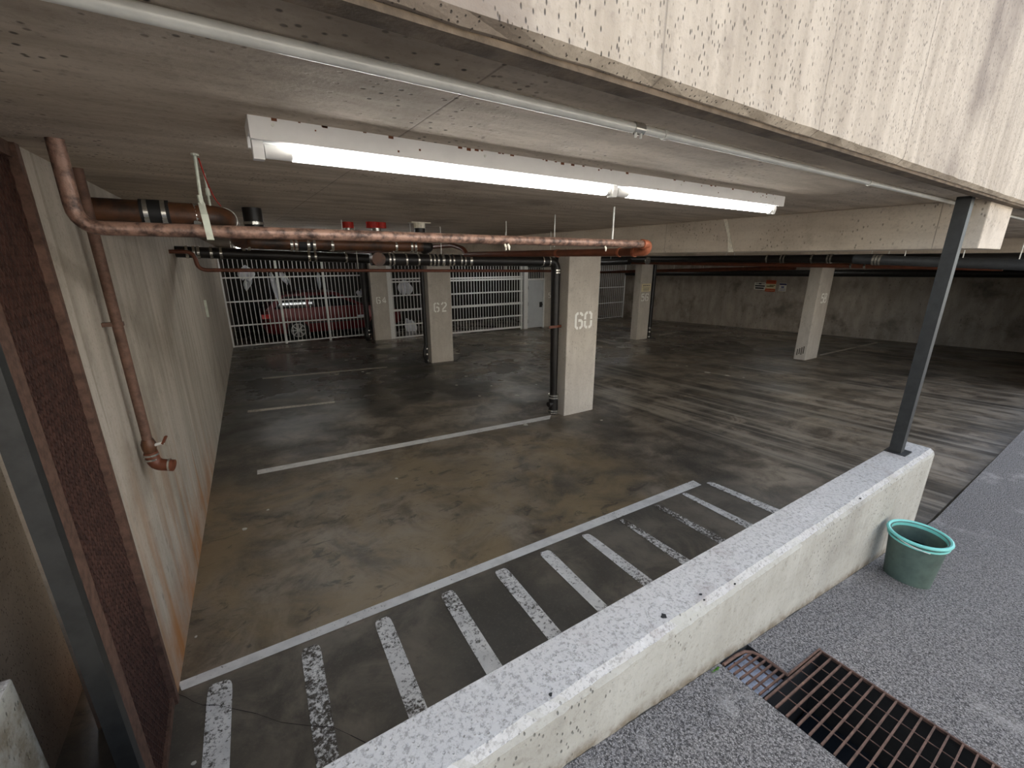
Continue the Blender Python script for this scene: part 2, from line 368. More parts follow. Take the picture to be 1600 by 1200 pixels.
# ramp outside, with a hole for the drain
gx0, gx1 = 1.31, 1.776; gy0, gy1, gym = -.35, .447, .603; gsx0, gsx1 = 1.312, 1.508
xs = [-14, -3, -1, .5, gx0, gsx1, gx1, 3, 4.25, 7, 18]; ys = [-12, -6, -2, gy0, gy1, gym]
mb = MB(); idx = {}
for j, y in enumerate(ys):
    for i, x in enumerate(xs): idx[i, j] = len(mb.v); mb.v.append(Vector((x, y, zpav(x))))
for j in range(len(ys)-1):
    for i in range(len(xs)-1):
        if ys[j] == gy0 and xs[i] in (gx0, gsx1): continue
        if ys[j] == gy1 and xs[i] == gx0: continue
        mb.f.append([idx[i, j], idx[i+1, j], idx[i+1, j+1], idx[i, j+1]])
pv = struct('pavement_outside', mb, M['asphalt'])
struct('wall_opposite', MB().box(-14, 18, -12.4, -12, -3, 5), M['stucco'])
# pit under the drain
def ringwall(mb, poly, depth, th=.0):
    n = len(poly)
    for i in range(n):
        a = poly[i]; b = poly[(i+1) % n]; mb.add([a, b, b-Vector((0, 0, depth)), a-Vector((0, 0, depth))], [(0, 1, 2, 3)])
    mb.add([p-Vector((0, 0, depth)) for p in poly], [list(range(n))])
def P3(x, y, dz=0): return Vector((x, y, zpav(x)+dz))
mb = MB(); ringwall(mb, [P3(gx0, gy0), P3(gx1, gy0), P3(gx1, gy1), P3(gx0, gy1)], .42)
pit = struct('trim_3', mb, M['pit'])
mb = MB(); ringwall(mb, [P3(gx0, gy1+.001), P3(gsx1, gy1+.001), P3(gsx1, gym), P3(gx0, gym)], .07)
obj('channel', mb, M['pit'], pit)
def level(poly, z): return [Vector((p.x, p.y, z)) for p in poly]
zb = zpav(gx0)
obj('water_surface', MB().prism([P3(gx0+.004, gy1+.004, -.036), P3(gsx1-.004, gy1+.004, -.036), P3(gsx1-.004, gym-.004, -.036), P3(gx0+.004, gym-.004, -.036)], (0, 0, -.01)), plain('pale_blue_fill', lin(206,214,228), .25, 0, .4, 40, .5), pit)  # flat pale blue-grey fill in the shallow channel
obj('water_surface', MB().prism(level([P3(gx0+.01, gy0+.01), P3(gx1-.01, gy0+.01), P3(gx1-.01, gy1-.01), P3(gx0+.01, gy1-.01)], zpav(gx1)-.3), (0, 0, -.01)), M['water'], pit)
# ------------------------------------------------------------------ floor paint: parts of the floor
def fquad(px, name, mat, ext=None, lift=.003):
    P = [onfloor(*q) for q in px]
    if ext is not None:       # carry the last two corners on along their edges to the row Y = ext
        for a, b in ((1, 2), (0, 3)):
            A, B = P[a], P[b]; k = (ext-A.y)/(B.y-A.y); P[b] = A+(B-A)*k
    us = ([0, .012, .03, .06] if ext is not None else [0])+[.1*k for k in range(1, 11)]; N = len(us)-1; mb = MB()
    top = []
    for i in range(N+1):
        u = us[i]
        A0, B0 = P[0]*(1-u)+P[3]*u, P[1]*(1-u)+P[2]*u; kk = {0: .2, 1: .07, 2: .02}.get(i, 0) if ext is not None else 0
        for q in (A0.lerp(B0, kk), B0.lerp(A0, kk)):
            top.append(Vector((q.x, q.y, zf(q.x, q.y)+lift)))
    mb.add(top, [[2*i, 2*i+1, 2*i+3, 2*i+2] for i in range(N)])
    return obj(name, mb, mat, floor)
fquad([(279,1067),(284,1080),(1096,758),(1083,751)], 'bay_line', M['paint'])
hat = [[(325,1072),(364,1060),(359,1199),(315.5,1199)], [(470,1016),(500,1005),(522,1135),(486,1135)], [(584,972),(609,962),(670,1112),(642,1131)],
 [(687,930),(708,921),(789,1047),(764,1061)], [(771,894),(791,887),(882,994),(860,1004)], [(841,865),(859,859),(952,950),(937,959)],
 [(907,837),(921,834),(1022,909),(1010,920)], [(965,812),(975,811),(1080,877),(1070,885)], [(1020,790),(1032,789),(1136,845),(1126,851)],
 [(1064,772),(1072,770),(1177,820),(1167,826)], [(1102,755),(1112,753),(1219,797),(1209,803)]]
for i, h in enumerate(hat): fquad(h, 'hatch_stripe', M['worn' if i in (1, 7, 8) else 'hatch'], ext=.79)
fquad([(402,735),(402,742),(859,655),(861,649)], 'stall_line', M['paint'])
fquad([(387,641.5),(387,645),(523,629.5),(523,627)], 'stall_line', M['faint'])
fquad([(410,590.5),(410,592.5),(605,574.5),(605,573)], 'stall_line', M['faint'])
fquad([(1281,554),(1281,556),(1372,536),(1370,534.5)], 'stall_line', M['faint'])
fquad([(1030,523.5),(1030,525),(1064,517.8),(1063,517)], 'stall_line', M['faint'])
spots = [(1105,582,5),(1136,587,4),(1162,590,2),(1058,571,2.5),(728,588,3),(713,602,2.5),(768,603,2),(808,618,3.5),(749,619,3),(838,601,2),(816,577,2),(740,576,2.5),(526,585,4),(575,583,4),(567,581,3),(553,561,4),(541,563,3),(617,581,2),(382,827,4),(419,797,2.5),(306,996,2.5),(620,748,3),(940,657,2.5),(822,664,5),(303,1194,4),(1073,572,2)]
for (x, y, r) in spots:
    c = onfloor(x, y); d = onfloor(x+r, y); R_ = (d-c).length; mb = MB(); k = 9
    ring = [Vector((c.x+R_*math.cos(2*PI*i/k)*random.uniform(.5, 1.1), c.y+R_*1.1*math.sin(2*PI*i/k)*random.uniform(.5, 1.1), 0)) for i in range(k)]
    for q in ring: q.z = zf(q.x, q.y)+.002
    obj('pale_fleck', mb.prism(ring, (0, 0, .003)), M['litter'], floor)
pts = [onfloor(*q) for q in ((273,1084),(290,1090),(303,1098),(318,1103),(340,1103),(362,1108),(400,1116),(440,1130),(490,1136),(520,1137),(548,1150),(580,1166))]
mb = MB()
for a, b in zip(pts, pts[1:]):
    w_ = random.uniform(.0006, .0016); d = (b-a).normalized(); n_ = Vector((-d.y, d.x, 0))*w_; up = Vector((0, 0, .0045))
    mb.add([a+n_+up, a-n_+up, b-n_+up, b+n_+up], [(0, 1, 2, 3)])
obj('crack', mb, plain('crack_dark_floor', lin(44,40,36), .95), floor)  # dark floor colour drawn along the crack
# ================================================================== beams and pillars
bx0, bx1 = XB, XB+.53
be = tag(obj('concrete_beam', MB().box(bx0, bx1, .665, 24.2, BB, HC), M['beam'], base=(bx0, 2, BB), bevel=.006), 'concrete ceiling beam above the pillars stencilled 60, 62 and 64', 'beam')
P = [onx(1131,333,XB), onx(1136,350,XB), onx(1140,372,XB), onx(1142,394,XB)]
mb = MB(); wv = [.011, .016, .011, .024]
lft = [p+Vector((-.006, w, 0)) for p, w in zip(P, wv)]; rgt = [p+Vector((-.006, -w, 0)) for p, w in zip(P, wv)]
mb.add(lft+rgt+[p+Vector((.004, 0, 0)) for p in lft+rgt], [[i, i+1, 5+i, 4+i] for i in range(3)]+[[8+i, 12+i, 13+i, 9+i] for i in range(3)]+[[0, 4, 12, 8], [3, 11, 15, 7]]+[[i, 8+i, 9+i, i+1] for i in range(3)]+[[4+i, 5+i, 13+i, 12+i] for i in range(3)])
obj('mineral_streak', mb, M['crust'], be, label='pale mineral streak')
tag(obj('concrete_beam', MB().hexa([(10.75, .9, BB-.05), (11.3, .9, BB-.05), (9.7, 24.2, BB-.05), (9.15, 24.2, BB-.05)], [(10.75, .9, HC), (11.3, .9, HC), (9.7, 24.2, HC), (9.15, 24.2, HC)]), M['beam'], base=(10.75, 2, BB)), 'concrete ceiling beam above the pillars stencilled 54, 56 and 58', 'beam')
# stencil digits drawn as broken strokes on a 4 x 7 grid
DIG = {'0': [[(0,.55),(0,3.2)],[(0,3.8),(0,6.2),(.8,7),(1.6,7)],[(2.4,7),(3.2,7),(4,6.2),(4,3.8)],[(4,3.2),(4,.8),(3.2,0),(2.4,0)],[(1.6,0),(.8,0),(0,.8)]],
 '6': [[(4,5.6),(4,6.2),(3.2,7),(2.4,7)],[(1.6,7),(.8,7),(0,6.2),(0,.8),(.8,0),(1.6,0)],[(2.4,0),(3.2,0),(4,.8),(4,2.8),(3.2,3.6),(1.6,3.6)]],
 '2': [[(0,5.4),(0,6.2),(.8,7),(1.6,7)],[(2.3,7),(3.2,7),(4,6.2),(4,4.8),(.3,1.1)],[(0,0),(4,0)]],
 '4': [[(3,0),(3,1.3)],[(3,2.2),(3,7),(0,2.6)],[(0,1.7),(4.3,1.7)]],
 '5': [[(3.8,7),(.2,7),(.2,4.2)],[(0,3.9),(3,4.2),(4,3.3),(4,.9),(3.1,0),(2.4,0)],[(1.7,0),(.8,0),(0,.9)]],
 '8': [[(1.6,3.6),(.5,4.3),(.3,6.2),(1,7),(1.7,7)],[(2.3,7),(3,7),(3.7,6.2),(3.5,4.3),(2.4,3.6)],[(1.6,3.5),(.4,2.8),(0,.8),(.8,0),(1.7,0)],[(2.3,0),(3.2,0),(4,.8),(3.6,2.8),(2.4,3.5)]]}
def digits(text, org, ux, uz, nrm, h, parent, gap=2.3, sw=1.3):
    s = h/7; X = 0; org = Vector(org); ux = Vector(ux); uz = Vector(uz); nrm = Vector(nrm)
    for ch in text:
        mb = MB()
        for st in DIG[ch]:
            p2 = [Vector((a, b)) for a, b in st]; L = []; R_ = []
            for i, q in enumerate(p2):
                dd = Vector((0, 0))
                if i > 0: dd += (q-p2[i-1]).normalized()
                if i < len(p2)-1: dd += (p2[i+1]-q).normalized()
                dd.normalize(); nn = Vector((-dd.y, dd.x))*sw/2; L.append(q+nn); R_.append(q-nn)
            fn = lambda q: org+ux*((X+q.x)*s)+uz*(q.y*s)+nrm*.003
            n0 = len(mb.v); k = len(L)
            mb.add([fn(q) for q in L]+[fn(q) for q in R_]+[fn(q)-nrm*.002 for q in L]+[fn(q)-nrm*.002 for q in R_],
                   [[i, i+1, k+i+1, k+i] for i in range(k-1)]+[[2*k+i, 3*k+i, 3*k+i+1, 2*k+i+1] for i in range(k-1)])
        obj('stencil_digit', mb, M['stencil'], parent, label='white stencilled digit '+ch); X += 4+gap
def pillar(label, x, y, w, d, top, text, px, skew=0):
    zb = min(zf(x, y), zf(x+w, y+d))-.02
    t = thing('concrete_pillar', label, 'pillar', (x+w/2, y+d/2, zf(x+w/2, y)))
    q = [(x, y), (x+w, y+skew*w), (x+w+0, y+d+skew*w), (x, y+d)]
    obj('shaft', MB().hexa([(a, b, zb) for a, b in q], [(a, b, top) for a, b in q]), M['pillar'], t, bevel=.012)
    if text:
        (xa, ya), (xb, yb) = px; lo = ony(xa, yb, y); hi = ony(xb, ya, y); h = hi.z-lo.z; wd = hi.x-lo.x
        lo.y = y-.001; gp = max(1.3, min(3, 7*wd/h-8)); digits(text, lo, (1, 0, 0), (0, 0, 1), (0, -1, 0), h, t, gp)
    return t
p60 = pillar('pale concrete pillar stencilled 60, black drainpipe beside it', XB, 4.127, .526, .216, BB, '60', ((899,488),(924,513)))
p62 = pillar('concrete pillar stencilled 62, in front of the wide sliding gate', XB, 8.615, .525, .216, BB, '62', ((679,473),(697,487)))
p64 = pillar('dim concrete pillar stencilled 64, between two barred fence sections', XB, 12.918, .49, .216, BB, '64', ((589,464),(604,474)))
p58 = pillar('concrete pillar stencilled 58, with dark bumper scuffs low down', 10.54, 4.19, .585, .24, BB-.05, '58', ((1282,459),(1292,473)))
w56 = ony(1011,527,8.54).x-10.03
p56 = pillar('concrete pillar stencilled 56, with a cream notice on it', 10.03, 8.54, w56, .24, BB-.05, '56', ((1002,459),(1013,470)))
p54 = pillar('dark concrete pillar stencilled 54, beside the grey steel door', 9.95, 13.0, .6, .26, BB-.05, '54', ((857,457.5),(866,465)))
SC = plain('rubber_scuff', lin(104,98,88), .8)
for k in range(4):
    q = onx(1246+k*3.2, 548-k*.3, 10.539); obj('scuff_mark', MB().box(10.537, 10.5395, q.y-.012, q.y+.012, q.z-.1+.02*(k % 2), q.z+.04+.015*k), SC, p58)
# notices
def notice(name, label, c, ux, uz, nrm, w, h, mat, marks, cat='sign'):
    c, ux, uz, nrm = (Vector(q) for q in (c, ux, uz, nrm)); t = thing(name, label, cat, c)
    obj('panel', MB().obox(c+nrm*.004, ux, uz, nrm, w/2, h/2, .004), mat, t)
    for (u0, u1, v0, v1, m) in marks:
        obj('print_bar', MB().obox(c+nrm*.0088+ux*(w*((u0+u1)/2-.5))+uz*(h*((v0+v1)/2-.5)), ux, uz, nrm, w*(u1-u0)/2, h*(v1-v0)/2, .0008), m, t)
    return t
a = ony(1002,456,8.54); b = ony(1017,443,8.54)
notice('notice_sign', 'cream notice with rows of grey text on the pillar stencilled 56', ((a.x+b.x)/2, 8.539, (a.z+b.z)/2), (1, 0, 0), (0, 0, 1), (0, -1, 0), b.x-a.x, b.z-a.z, M['signc'],
 [(.12, .3, .68, .85, M['inkgrey']), (.34, .5, .68, .85, M['inkgrey']), (.54, .7, .68, .85, M['inkgrey']), (.74, .88, .68, .85, M['inkgrey']), (.1, .9, .48, .53, M['inkgrey']), (.15, .85, .34, .41, M['inkgrey']), (.12, .88, .22, .28, M['inkgrey']), (.2, .8, .1, .16, M['inkgrey'])])
def wallsign(name, label, pa, pb, mat, marks):
    d = ray((pa[0]+pb[0])/2, (pa[1]+pb[1])/2)
    X = 15.8
    for i in range(10): q = d*(X/d.x); X = xwr(q.y)
    l = onx(*pa, X); r = onx(*pb, X); w = l.y-r.y; h = l.z-r.z
    c = onx((pa[0]+pb[0])/2, (pa[1]+pb[1])/2, X); c.x = xwr(c.y)-.02
    uy = Vector((.7/23.9, -1, 0)).normalized()
    return notice(name, label, c, uy, (0, 0, 1), (-1, -.7/23.9, 0), w, h, mat, marks)
wallsign('wall_notice', 'white wall notice with two thick black bars of text', (1180,441), (1196,453), M['signw'], [(.38, .62, .74, .92, M['ink']), (.12, .36, .8, .86, M['ink']), (.64, .9, .8, .86, M['ink']), (.08, .92, .44, .62, M['ink']), (.12, .86, .12, .32, M['ink'])])
wallsign('wall_notice', 'orange and cream wall notice beside the black-barred one', (1198.5,437.5), (1211,456), M['signc'], [(0, 1, .68, 1, M['signr']), (.1, .9, .86, .9, M['ink']), (.1, .8, .42, .5, M['inkol']), (.4, .95, .52, .58, M['inkol']), (0, 1, .0, .26, M['signr']), (.1, .9, .1, .14, M['signc'])])
wallsign('wall_notice', 'narrow white wall notice with a navy header band', (1219,442), (1228,455.5), M['signw'], [(.02, .98, .76, .95, M['signb']), (.3, .7, .4, .62, M['inkbl']), (.1, .9, .26, .32, M['inkbl']), (.1, .9, .1, .16, M['inkbl'])])
# painted board on the left wall, seen edge-on
def onlw(x, y):
    d = ray(x, y); return d*(-.5/(d.x-.03*d.y))
a = onlw(318,469); b = onlw(323.5,495)
tag(obj('wall_strip', MB().obox((a+b)/2+Vector((.014, 0, 0)), (.03, 1, 0), (1, 0, 0), (0, 0, 1), .03, .014, abs(a.z-b.z)/2), M['hanger'], base=(a+b)/2), 'slim pale upright strip fixed to the stained left wall', 'strip')
# ================================================================== fluorescent fixtures
def fixture(label, x0, x1, y, detail=True):
    t = thing('fluorescent_fixture', label, 'light', ((x0+x1)/2, y+.06, HC), )
    mb = MB(); pr = [(y, HC), (y, .2665), (y+.014, .2665), (y+.03, .288), (y+.088, .288), (y+.104, .2665), (y+.118, .2665), (y+.118, HC)]
    obj('housing', MB().prism([(x0, a, b) for a, b in pr], (x1-x0, 0, 0)), M['white'], t)
    obj('reflector', MB().prism([(x0+.03, a, b) for a, b in [(y+.031, .2879), (y+.036, .279), (y+.082, .279), (y+.087, .2879)]], (x1-x0-.06, 0, 0)), M['reflector'], t)
    xm = x0+(x1-x0)*.5
    ty, tz, r = y+.052, .2515, .0165
    for (a, b) in ((x0+.03, xm-.02), (xm+.02, x1-.03)):
        tb = obj('lamp_tube', MB().cyl((a+.06, ty, tz), (b-.02, ty, tz), r, 18), M['tube'], t, smooth=True)
        obj('tube_cap', MB().cyl((a, ty, tz), (a+.06, ty, tz), r*.98, 18), M['white'], tb, smooth=True)
        obj('tube_cap', MB().cyl((b-.02, ty, tz), (b, ty, tz), r*.98, 18), M['white'], tb, smooth=True)
    for a in (x0+.016, xm, x1-.016):
        obj('lamp_holder', MB().prism([(a-.012, ty-.014, .288), (a-.012, ty-.019, .255), (a-.012, ty-.013, .231), (a-.012, ty+.013, .231), (a-.012, ty+.019, .255), (a-.012, ty+.014, .288)], (.024, 0, 0)), M['white'], t)
    if detail:
        for i in range(34):
            xx = random.uniform(x0+.05, x1-.05); s_ = random.uniform(.0018, .005)
            obj('rust_spot', MB().box(xx-s_*1.4, xx+s_*1.4, y-.0012, y+.004, HC-s_*random.uniform(.6, 1.6), HC), M['rustdot'], t)
        for i in range(12):
            xx = random.uniform(x0+.05, x1-.05); zz = random.uniform(.27, .31); s_ = random.uniform(.0012, .003)
            obj('rust_spot', MB().box(xx-s_, xx+s_, y-.001, y+.006, zz-s_, zz+s_), M['rustdot'], t)
        for xx in (x0+.05, x0+.62, xm+.35, x1-.1):
            obj('screw', MB().cyl((xx, y-.002, .30), (xx, y+.004, .30), .004, 8), M['galv'], t)
    return t
fixture('long white fluorescent strip light with rust specks, beside the steel conduit', .1, 2.54, 1.25)
fixture('fluorescent strip light above the drain pipes, behind the copper pipe', .12, 2.56, 5.84, False)
fixture('fluorescent strip light on the ceiling just before the barred fence', .25, 2.69, 12.1, False)
fixture('added unseen fluorescent strip light on the ceiling just before the sliding gate', 6.0, 8.44, 11.7, False)  # unseen tubes, added to brighten the gate and door
fixture('added unseen fluorescent strip light on the ceiling above the aisle before the grey door', 6.2, 8.64, 9.6, False)  # hidden behind the beam, added for more light in the aisle
fixture('added unseen fluorescent strip light on the ceiling above the aisle near the entrance', 5.6, 8.04, 2.6, False)  # out of sight past the beam, added to lift the interior light
fixture('added unseen fluorescent strip light on the ceiling before the far barred fence', 11.9, 14.34, 12.3, False)  # unseen, added so that the far fence is lit
fixture('added unseen fluorescent strip light on the ceiling above the bay in front of the wall notices', 12.2, 14.64, 6.2, False)  # one more added fixture out of view, brightens the side bay
# ================================================================== conduit
t = thing('steel_conduit', 'galvanised steel conduit with a coupling, strapped along the ceiling slab', 'conduit', (.9, .811, .285))
zc = HC-.0118
obj('tube', MB().tube([(-1.0, .811, zc), (.885, .811, zc)], .0112, 16), M['galv'], t, smooth=True)
obj('tube', MB().tube([(.9, .811, zc+.001), (5.5, .811, zc+.001)], .0096, 16), M['galv'], t, smooth=True)
cp = obj('coupling', MB().cyl((.878, .811, zc), (.912, .811, zc), .0135, 16), M['clamp'], t, smooth=True)
for xx in (.885, .903): obj('set_screw', MB().cyl((xx, .806, zc-.021), (xx, .806, zc-.01), .0032, 8), M['galv'], cp)
st = obj('strap', MB().cyl((.99, .811, zc), (1.002, .811, zc), .0118, 14), M['galv'], t, smooth=True)
obj('strap_ear', MB().box(.988, 1.004, .811, .85, HC-.004, HC-.001), M['galv'], st)
for xx in (2.3, 3.7): obj('strap', MB().cyl((xx, .811, zc), (xx+.012, .811, zc), .0118, 14), M['galv'], t, smooth=True)
# ================================================================== pipes
def band(t, c, ax, r, w=.018, mat='clamp', name='clamp_band', screw=True):
    c = Vector(c); ax = Vector(ax).normalized(); o = obj(name, MB().cyl(c-ax*w/2, c+ax*w/2, r, 20), M[mat], t, smooth=True)
    if screw and mat == 'clamp':
        u = Vector((0, 0, 1)) if abs(ax.z) < .5 else Vector((0, -1, 0)); s_ = (Vector((0, -1, 0))*.8+u*-.6).normalized() if abs(ax.z) < .5 else u
        obj('worm_screw', MB().obox(c+s_*r, ax, s_.cross(ax).normalized(), s_, w*.55, .012, .006), M['clamp'], o)
    return o
def coupling(t, c, ax, r, w=.07):
    c = Vector(c); ax = Vector(ax).normalized()
    obj('rubber_sleeve', MB().cyl(c-ax*w/2, c+ax*w/2, r*1.07, 20), M['rubber'], t, smooth=True)
    for s_ in (-1, 1): band(t, c+ax*(s_*w*.3), ax, r*1.1, .016)
def hanger(t, c, r, yaw=0, mat='galv', rod=.004, top=HC):
    c = Vector(c); o = obj('hanger_rod', MB().cyl((c.x, c.y, c.z+r), (c.x, c.y, top), rod, 8), M[mat], t)
# copper pipe
YC, ZC = 1.78, .0865
end = ony(1013,381,YC); XE = end.x
cpz = ZC; rC = .0205
t = thing('copper_pipe', 'weathered copper pipe on a pale strap hanger, turning back at the beam', 'pipe', (0.8, YC, cpz))
obj('pipe_run', MB().tube(fillet([(-.33, YC, HC), (-.33, YC, cpz), (XE-.04, YC, cpz-.004)], .06), rC, 18), M['copper'], t, smooth=True)
el = obj('elbow', MB().tube(fillet([(XE-.05, YC, cpz-.004), (XE, YC, cpz-.004), (XE+.004, YC+.012, cpz-.046), (XE, YC+.1, cpz-.047)], .028, 8), rC*1.22, 18), M['fitting'], t, smooth=True)
band(el, (XE-.05, YC, cpz-.004), (1, 0, 0), rC*1.36, .012, 'fitting', 'collar'); band(el, (XE, YC+.1, cpz-.047), (0, 1, 0), rC*1.45, .016, 'fitting', 'collar')
RZ = cpz-.047
obj('return_run', MB().tube([(XE, YC+.09, RZ), (XE-.02, 4.1, RZ+.002)], rC*1.2, 18), M['copper2'], t, smooth=True)
obj('return_run', MB().tube(fillet([(XE-.02, 4.06, RZ+.001), (XE-.02, 4.14, RZ+.06), (XE-.02, 4.4, RZ+.1), (XE-.02, 9.4, RZ+.05)], .05), rC*1.2, 18), M['copper2'], t, smooth=True)
for yy in (2.0, 2.62): band(t, (XE-.003, yy, RZ), (0, 1, 0), rC*1.4, .03 if yy > 2.2 else .015, 'fitting', 'fitting_collar')
hx = ony(325,345,YC).x; top = onz(304,241,HC)
hg = obj('strap_hanger', MB().bar((hx-.002, YC-rC-.003, cpz-rC-.006), (hx-.006, YC-rC-.001, cpz+.05), .019, .004, (0, 1, 0)).bar((hx-.006, YC-rC-.001, cpz+.05), (hx-.009, YC, cpz+.085), .017, .004, (0, 1, 0)).bar((hx-.002, YC+rC+.003, cpz-rC), (hx-.009, YC, cpz+.085), .019, .004, (0, 1, 0)).bar((hx-.002, YC-rC-.003, cpz-rC-.005), (hx-.002, YC+rC+.003, cpz-rC-.005), .019, .004), M['hanger'], t, label='pale painted strap hanger')
obj('hanger_rod', MB().cyl((hx-.009, YC, cpz+.075), (top.x, YC, HC), .0048, 10), M['hanger'], hg, smooth=True)
obj('hanger_nut', MB().cyl((hx-.009, YC, cpz+.085), (hx-.01, YC, cpz+.108), .0075, 6), M['hanger'], hg)
obj('anchor', MB().cyl((top.x, YC, HC-.006), (top.x, YC, HC), .011, 10), M['hanger'], hg)
for px_ in (791, 866, 956):
    yy = onx(px_, 386, XE).y; obj('hanger_rod', MB().cyl((XE, yy, cpz), (XE, yy, HC), .0035 if px_ != 956 else .0055, 8), M['galv'], t)
for px_ in (787, 792, 943):
    c = ony(px_, 386, YC); obj('drip_crust', MB().tube([(c.x, YC-.01, cpz-rC), (c.x+.004, YC-.014, cpz-rC-.012), (c.x+.006, YC-.012, cpz-rC-.026)], [.005, .006, .003], 6), M['crust'], t)
# loose red wire by the hanger
a = onz(310,247,HC); mb = MB().tube(fillet([a, ony(322,282,1.95), ony(335,310,2.1), ony(345,322,2.2)], .1), .0022, 6)
tag(obj('red_wire', mb, M['red'], base=a), 'thin red wire hanging from the ceiling beside the pale strap hanger', 'wire')
c = onz(319,271,HC)
t = thing('support_rod', 'short pale support rod dropping from the ceiling behind the strap hanger', 'rod', c)
obj('rod', MB().cyl(c, (c.x, c.y, .2), .004, 8), M['hanger'], t); obj('turnbuckle', MB().cyl((c.x, c.y, .236), (c.x, c.y, .262), .008, 8), M['hanger'], t)
# brown cast iron drain from the left wall, turning back and then along the bay
YA = 2.5; zA = .19; rA = .05
xe = ony(338,345,YA).x+.03
pB0 = ony(372,382,4.0); zB = .112; XB1 = ony(662,384,4.0).x
t = thing('drain_pipe', 'thick brown cast-iron drain pipe with steel bands, just behind the copper pipe', 'pipe', (xe, YA, zA))
obj('pipe_run', MB().tube(fillet([(xw(YA)-.04, YA, zA), (xe, YA, zA-.004), (xe+.1, 4.0, zB+.01), (XB1+.0, 4.0, zB)], .13, 9), rA, 22), M['iron'], t, smooth=True)
coupling(t, (ony(243,330,YA).x, YA, zA), (1, 0, 0), rA, .10)
band(t, (ony(311,340,YA).x-.012, YA+.005, zA-.004), (1, .25, 0), rA*1.06, .018)
band(t, (xe+.005, YA+.12, zA-.008), (.06, 1, -.05), rA*1.1, .02)
for px_ in (380, 388, 455, 462, 481, 490, 518, 617, 641, 647):
    band(t, (ony(px_, 384, 4.0).x, 4.0, zB+.0005), (1, 0, 0), rA*1.09, .02)
for px_ in (472, 486): obj('rubber_sleeve', MB().cyl((ony(px_, 384, 4).x-.03, 4, zB), (ony(px_, 384, 4).x+.03, 4, zB), rA*1.05, 18), M['rubber'], t, smooth=True)
obj('end_bend', MB().tube(fillet([(XB1-.02, 4.0, zB), (XB1+.05, 4.0, zB), (XB1+.06, 4.13, zB-.02)], .06), rA*1.03, 18), M['black'], t, smooth=True)
for xx in (.25, .9, 1.5): hanger(t, (xx, 4.0, zB), rA)
# black drain under it, from the wall
YCc = 5.2; a = ony(266,393,YCc); b = ony(566,403,YCc)
t = thing('drain_pipe', 'black drain pipe coming out of the left wall, below the brown one', 'pipe', a)
obj('pipe_run', MB().tube([(xw(YCc)-.03, YCc, a.z), (b.x+.15, YCc, b.z-.01)], .052, 18), M['black'], t, smooth=True)
for px_ in (292, 303, 310, 330, 345, 482, 492, 540):
    k = (px_-266)/300; c = ony(px_, 393+10*k, YCc); band(t, c, (1, 0, -.03), .057, .022)
for xx in (.1, 1.0): hanger(t, (xx, YCc, 0.05), .05)
# black drain along the bay at the pillar, then down beside it
YD = 4.3; a = ony(586,402,YD); zd0 = ony(586,405,YD).z; XD = ony(871,430,4.27).x; zd1 = ony(850,408,YD).z
t = thing('drain_pipe', 'black drain pipe with steel bands running down beside the pillar stencilled 60', 'pipe', (XD, YD, zf(XD, YD)))
obj('pipe_run', MB().tube(fillet([(a.x-.04, YD, zd0), (XD-.005, YD, zd1-.005), (XD, YD-.02, zf(XD, YD)-.01)], .11, 9), [.058]*1+[.058]*10+[.046], 20), M['black'], t, smooth=True)
obj('open_tee', MB().tube([(a.x, YD-.12, zd0), (a.x, YD, zd0)], .055, 18), M['iron'], t, smooth=True)
band(t, (a.x, YD-.11, zd0), (0, 1, 0), .063, .025, 'iron', 'hub_ring')
for px_ in (607, 613, 633, 652, 670, 676, 682, 690, 700, 706, 718, 724, 733, 868-22, 868-12):
    k = (px_-586)/264; c = ony(px_, 405+3*k, YD); band(t, (c.x, YD, zd0+(zd1-zd0)*k), (1, 0, 0), .063, .018 if px_ not in (690, 733) else .03)
hz = lambda py: ony(871, py, 4.29).z
for py_ in (422, 426): band(t, (XD-.001, YD-.008, hz(py_)), (0, 0, 1), .055, .016)
band(t, (XD, YD-.012, hz(509)), (0, 0, 1), .056, .03, 'copper2', 'pipe_clip')
obj('clip_arm', MB().box(XD-.13, XB+.02, YD-.062, YD-.05, hz(511), hz(507)), M['copper2'], t)
cl = obj('cleanout', MB().cyl((XD, YD-.02, zf(XD, YD)+.02), (XD, YD-.02, zf(XD, YD)+.27), .062, 18), M['black'], t, smooth=True)
obj('cleanout_plug', MB().cyl((XD-.1, YD-.04, zf(XD, YD)+.16), (XD-.03, YD-.03, zf(XD, YD)+.16), .035, 14), M['black'], cl, smooth=True)
for dz in (.03, .06, .24, .275): band(t, (XD, YD-.02, zf(XD, YD)+dz), (0, 0, 1), .066, .02)
for px_ in (653, 690, 860): c = ony(px_, 404, YD); hanger(t, (c.x, YD, 0), .05)
# thin brown line
YE = 4.75; a = ony(312,422,YE); b = ony(862,424,YE)
t = thing('water_line', 'thin brown water line crossing the bay below the drain pipes', 'pipe', a)
c = ony(304,399,YE)
obj('pipe_run', MB().tube(fillet([(xw(YE)-.02, YE, c.z+.03), (c.x, YE, c.z+.03), (a.x-.01, YE, a.z), (b.x+.3, YE, b.z-.0)], .07), .0165, 10), M['copper2'], t, smooth=True)
for px_ in (790, 560): c = ony(px_, 424, YE); hanger(t, (c.x, YE, c.z), .0, rod=.004)
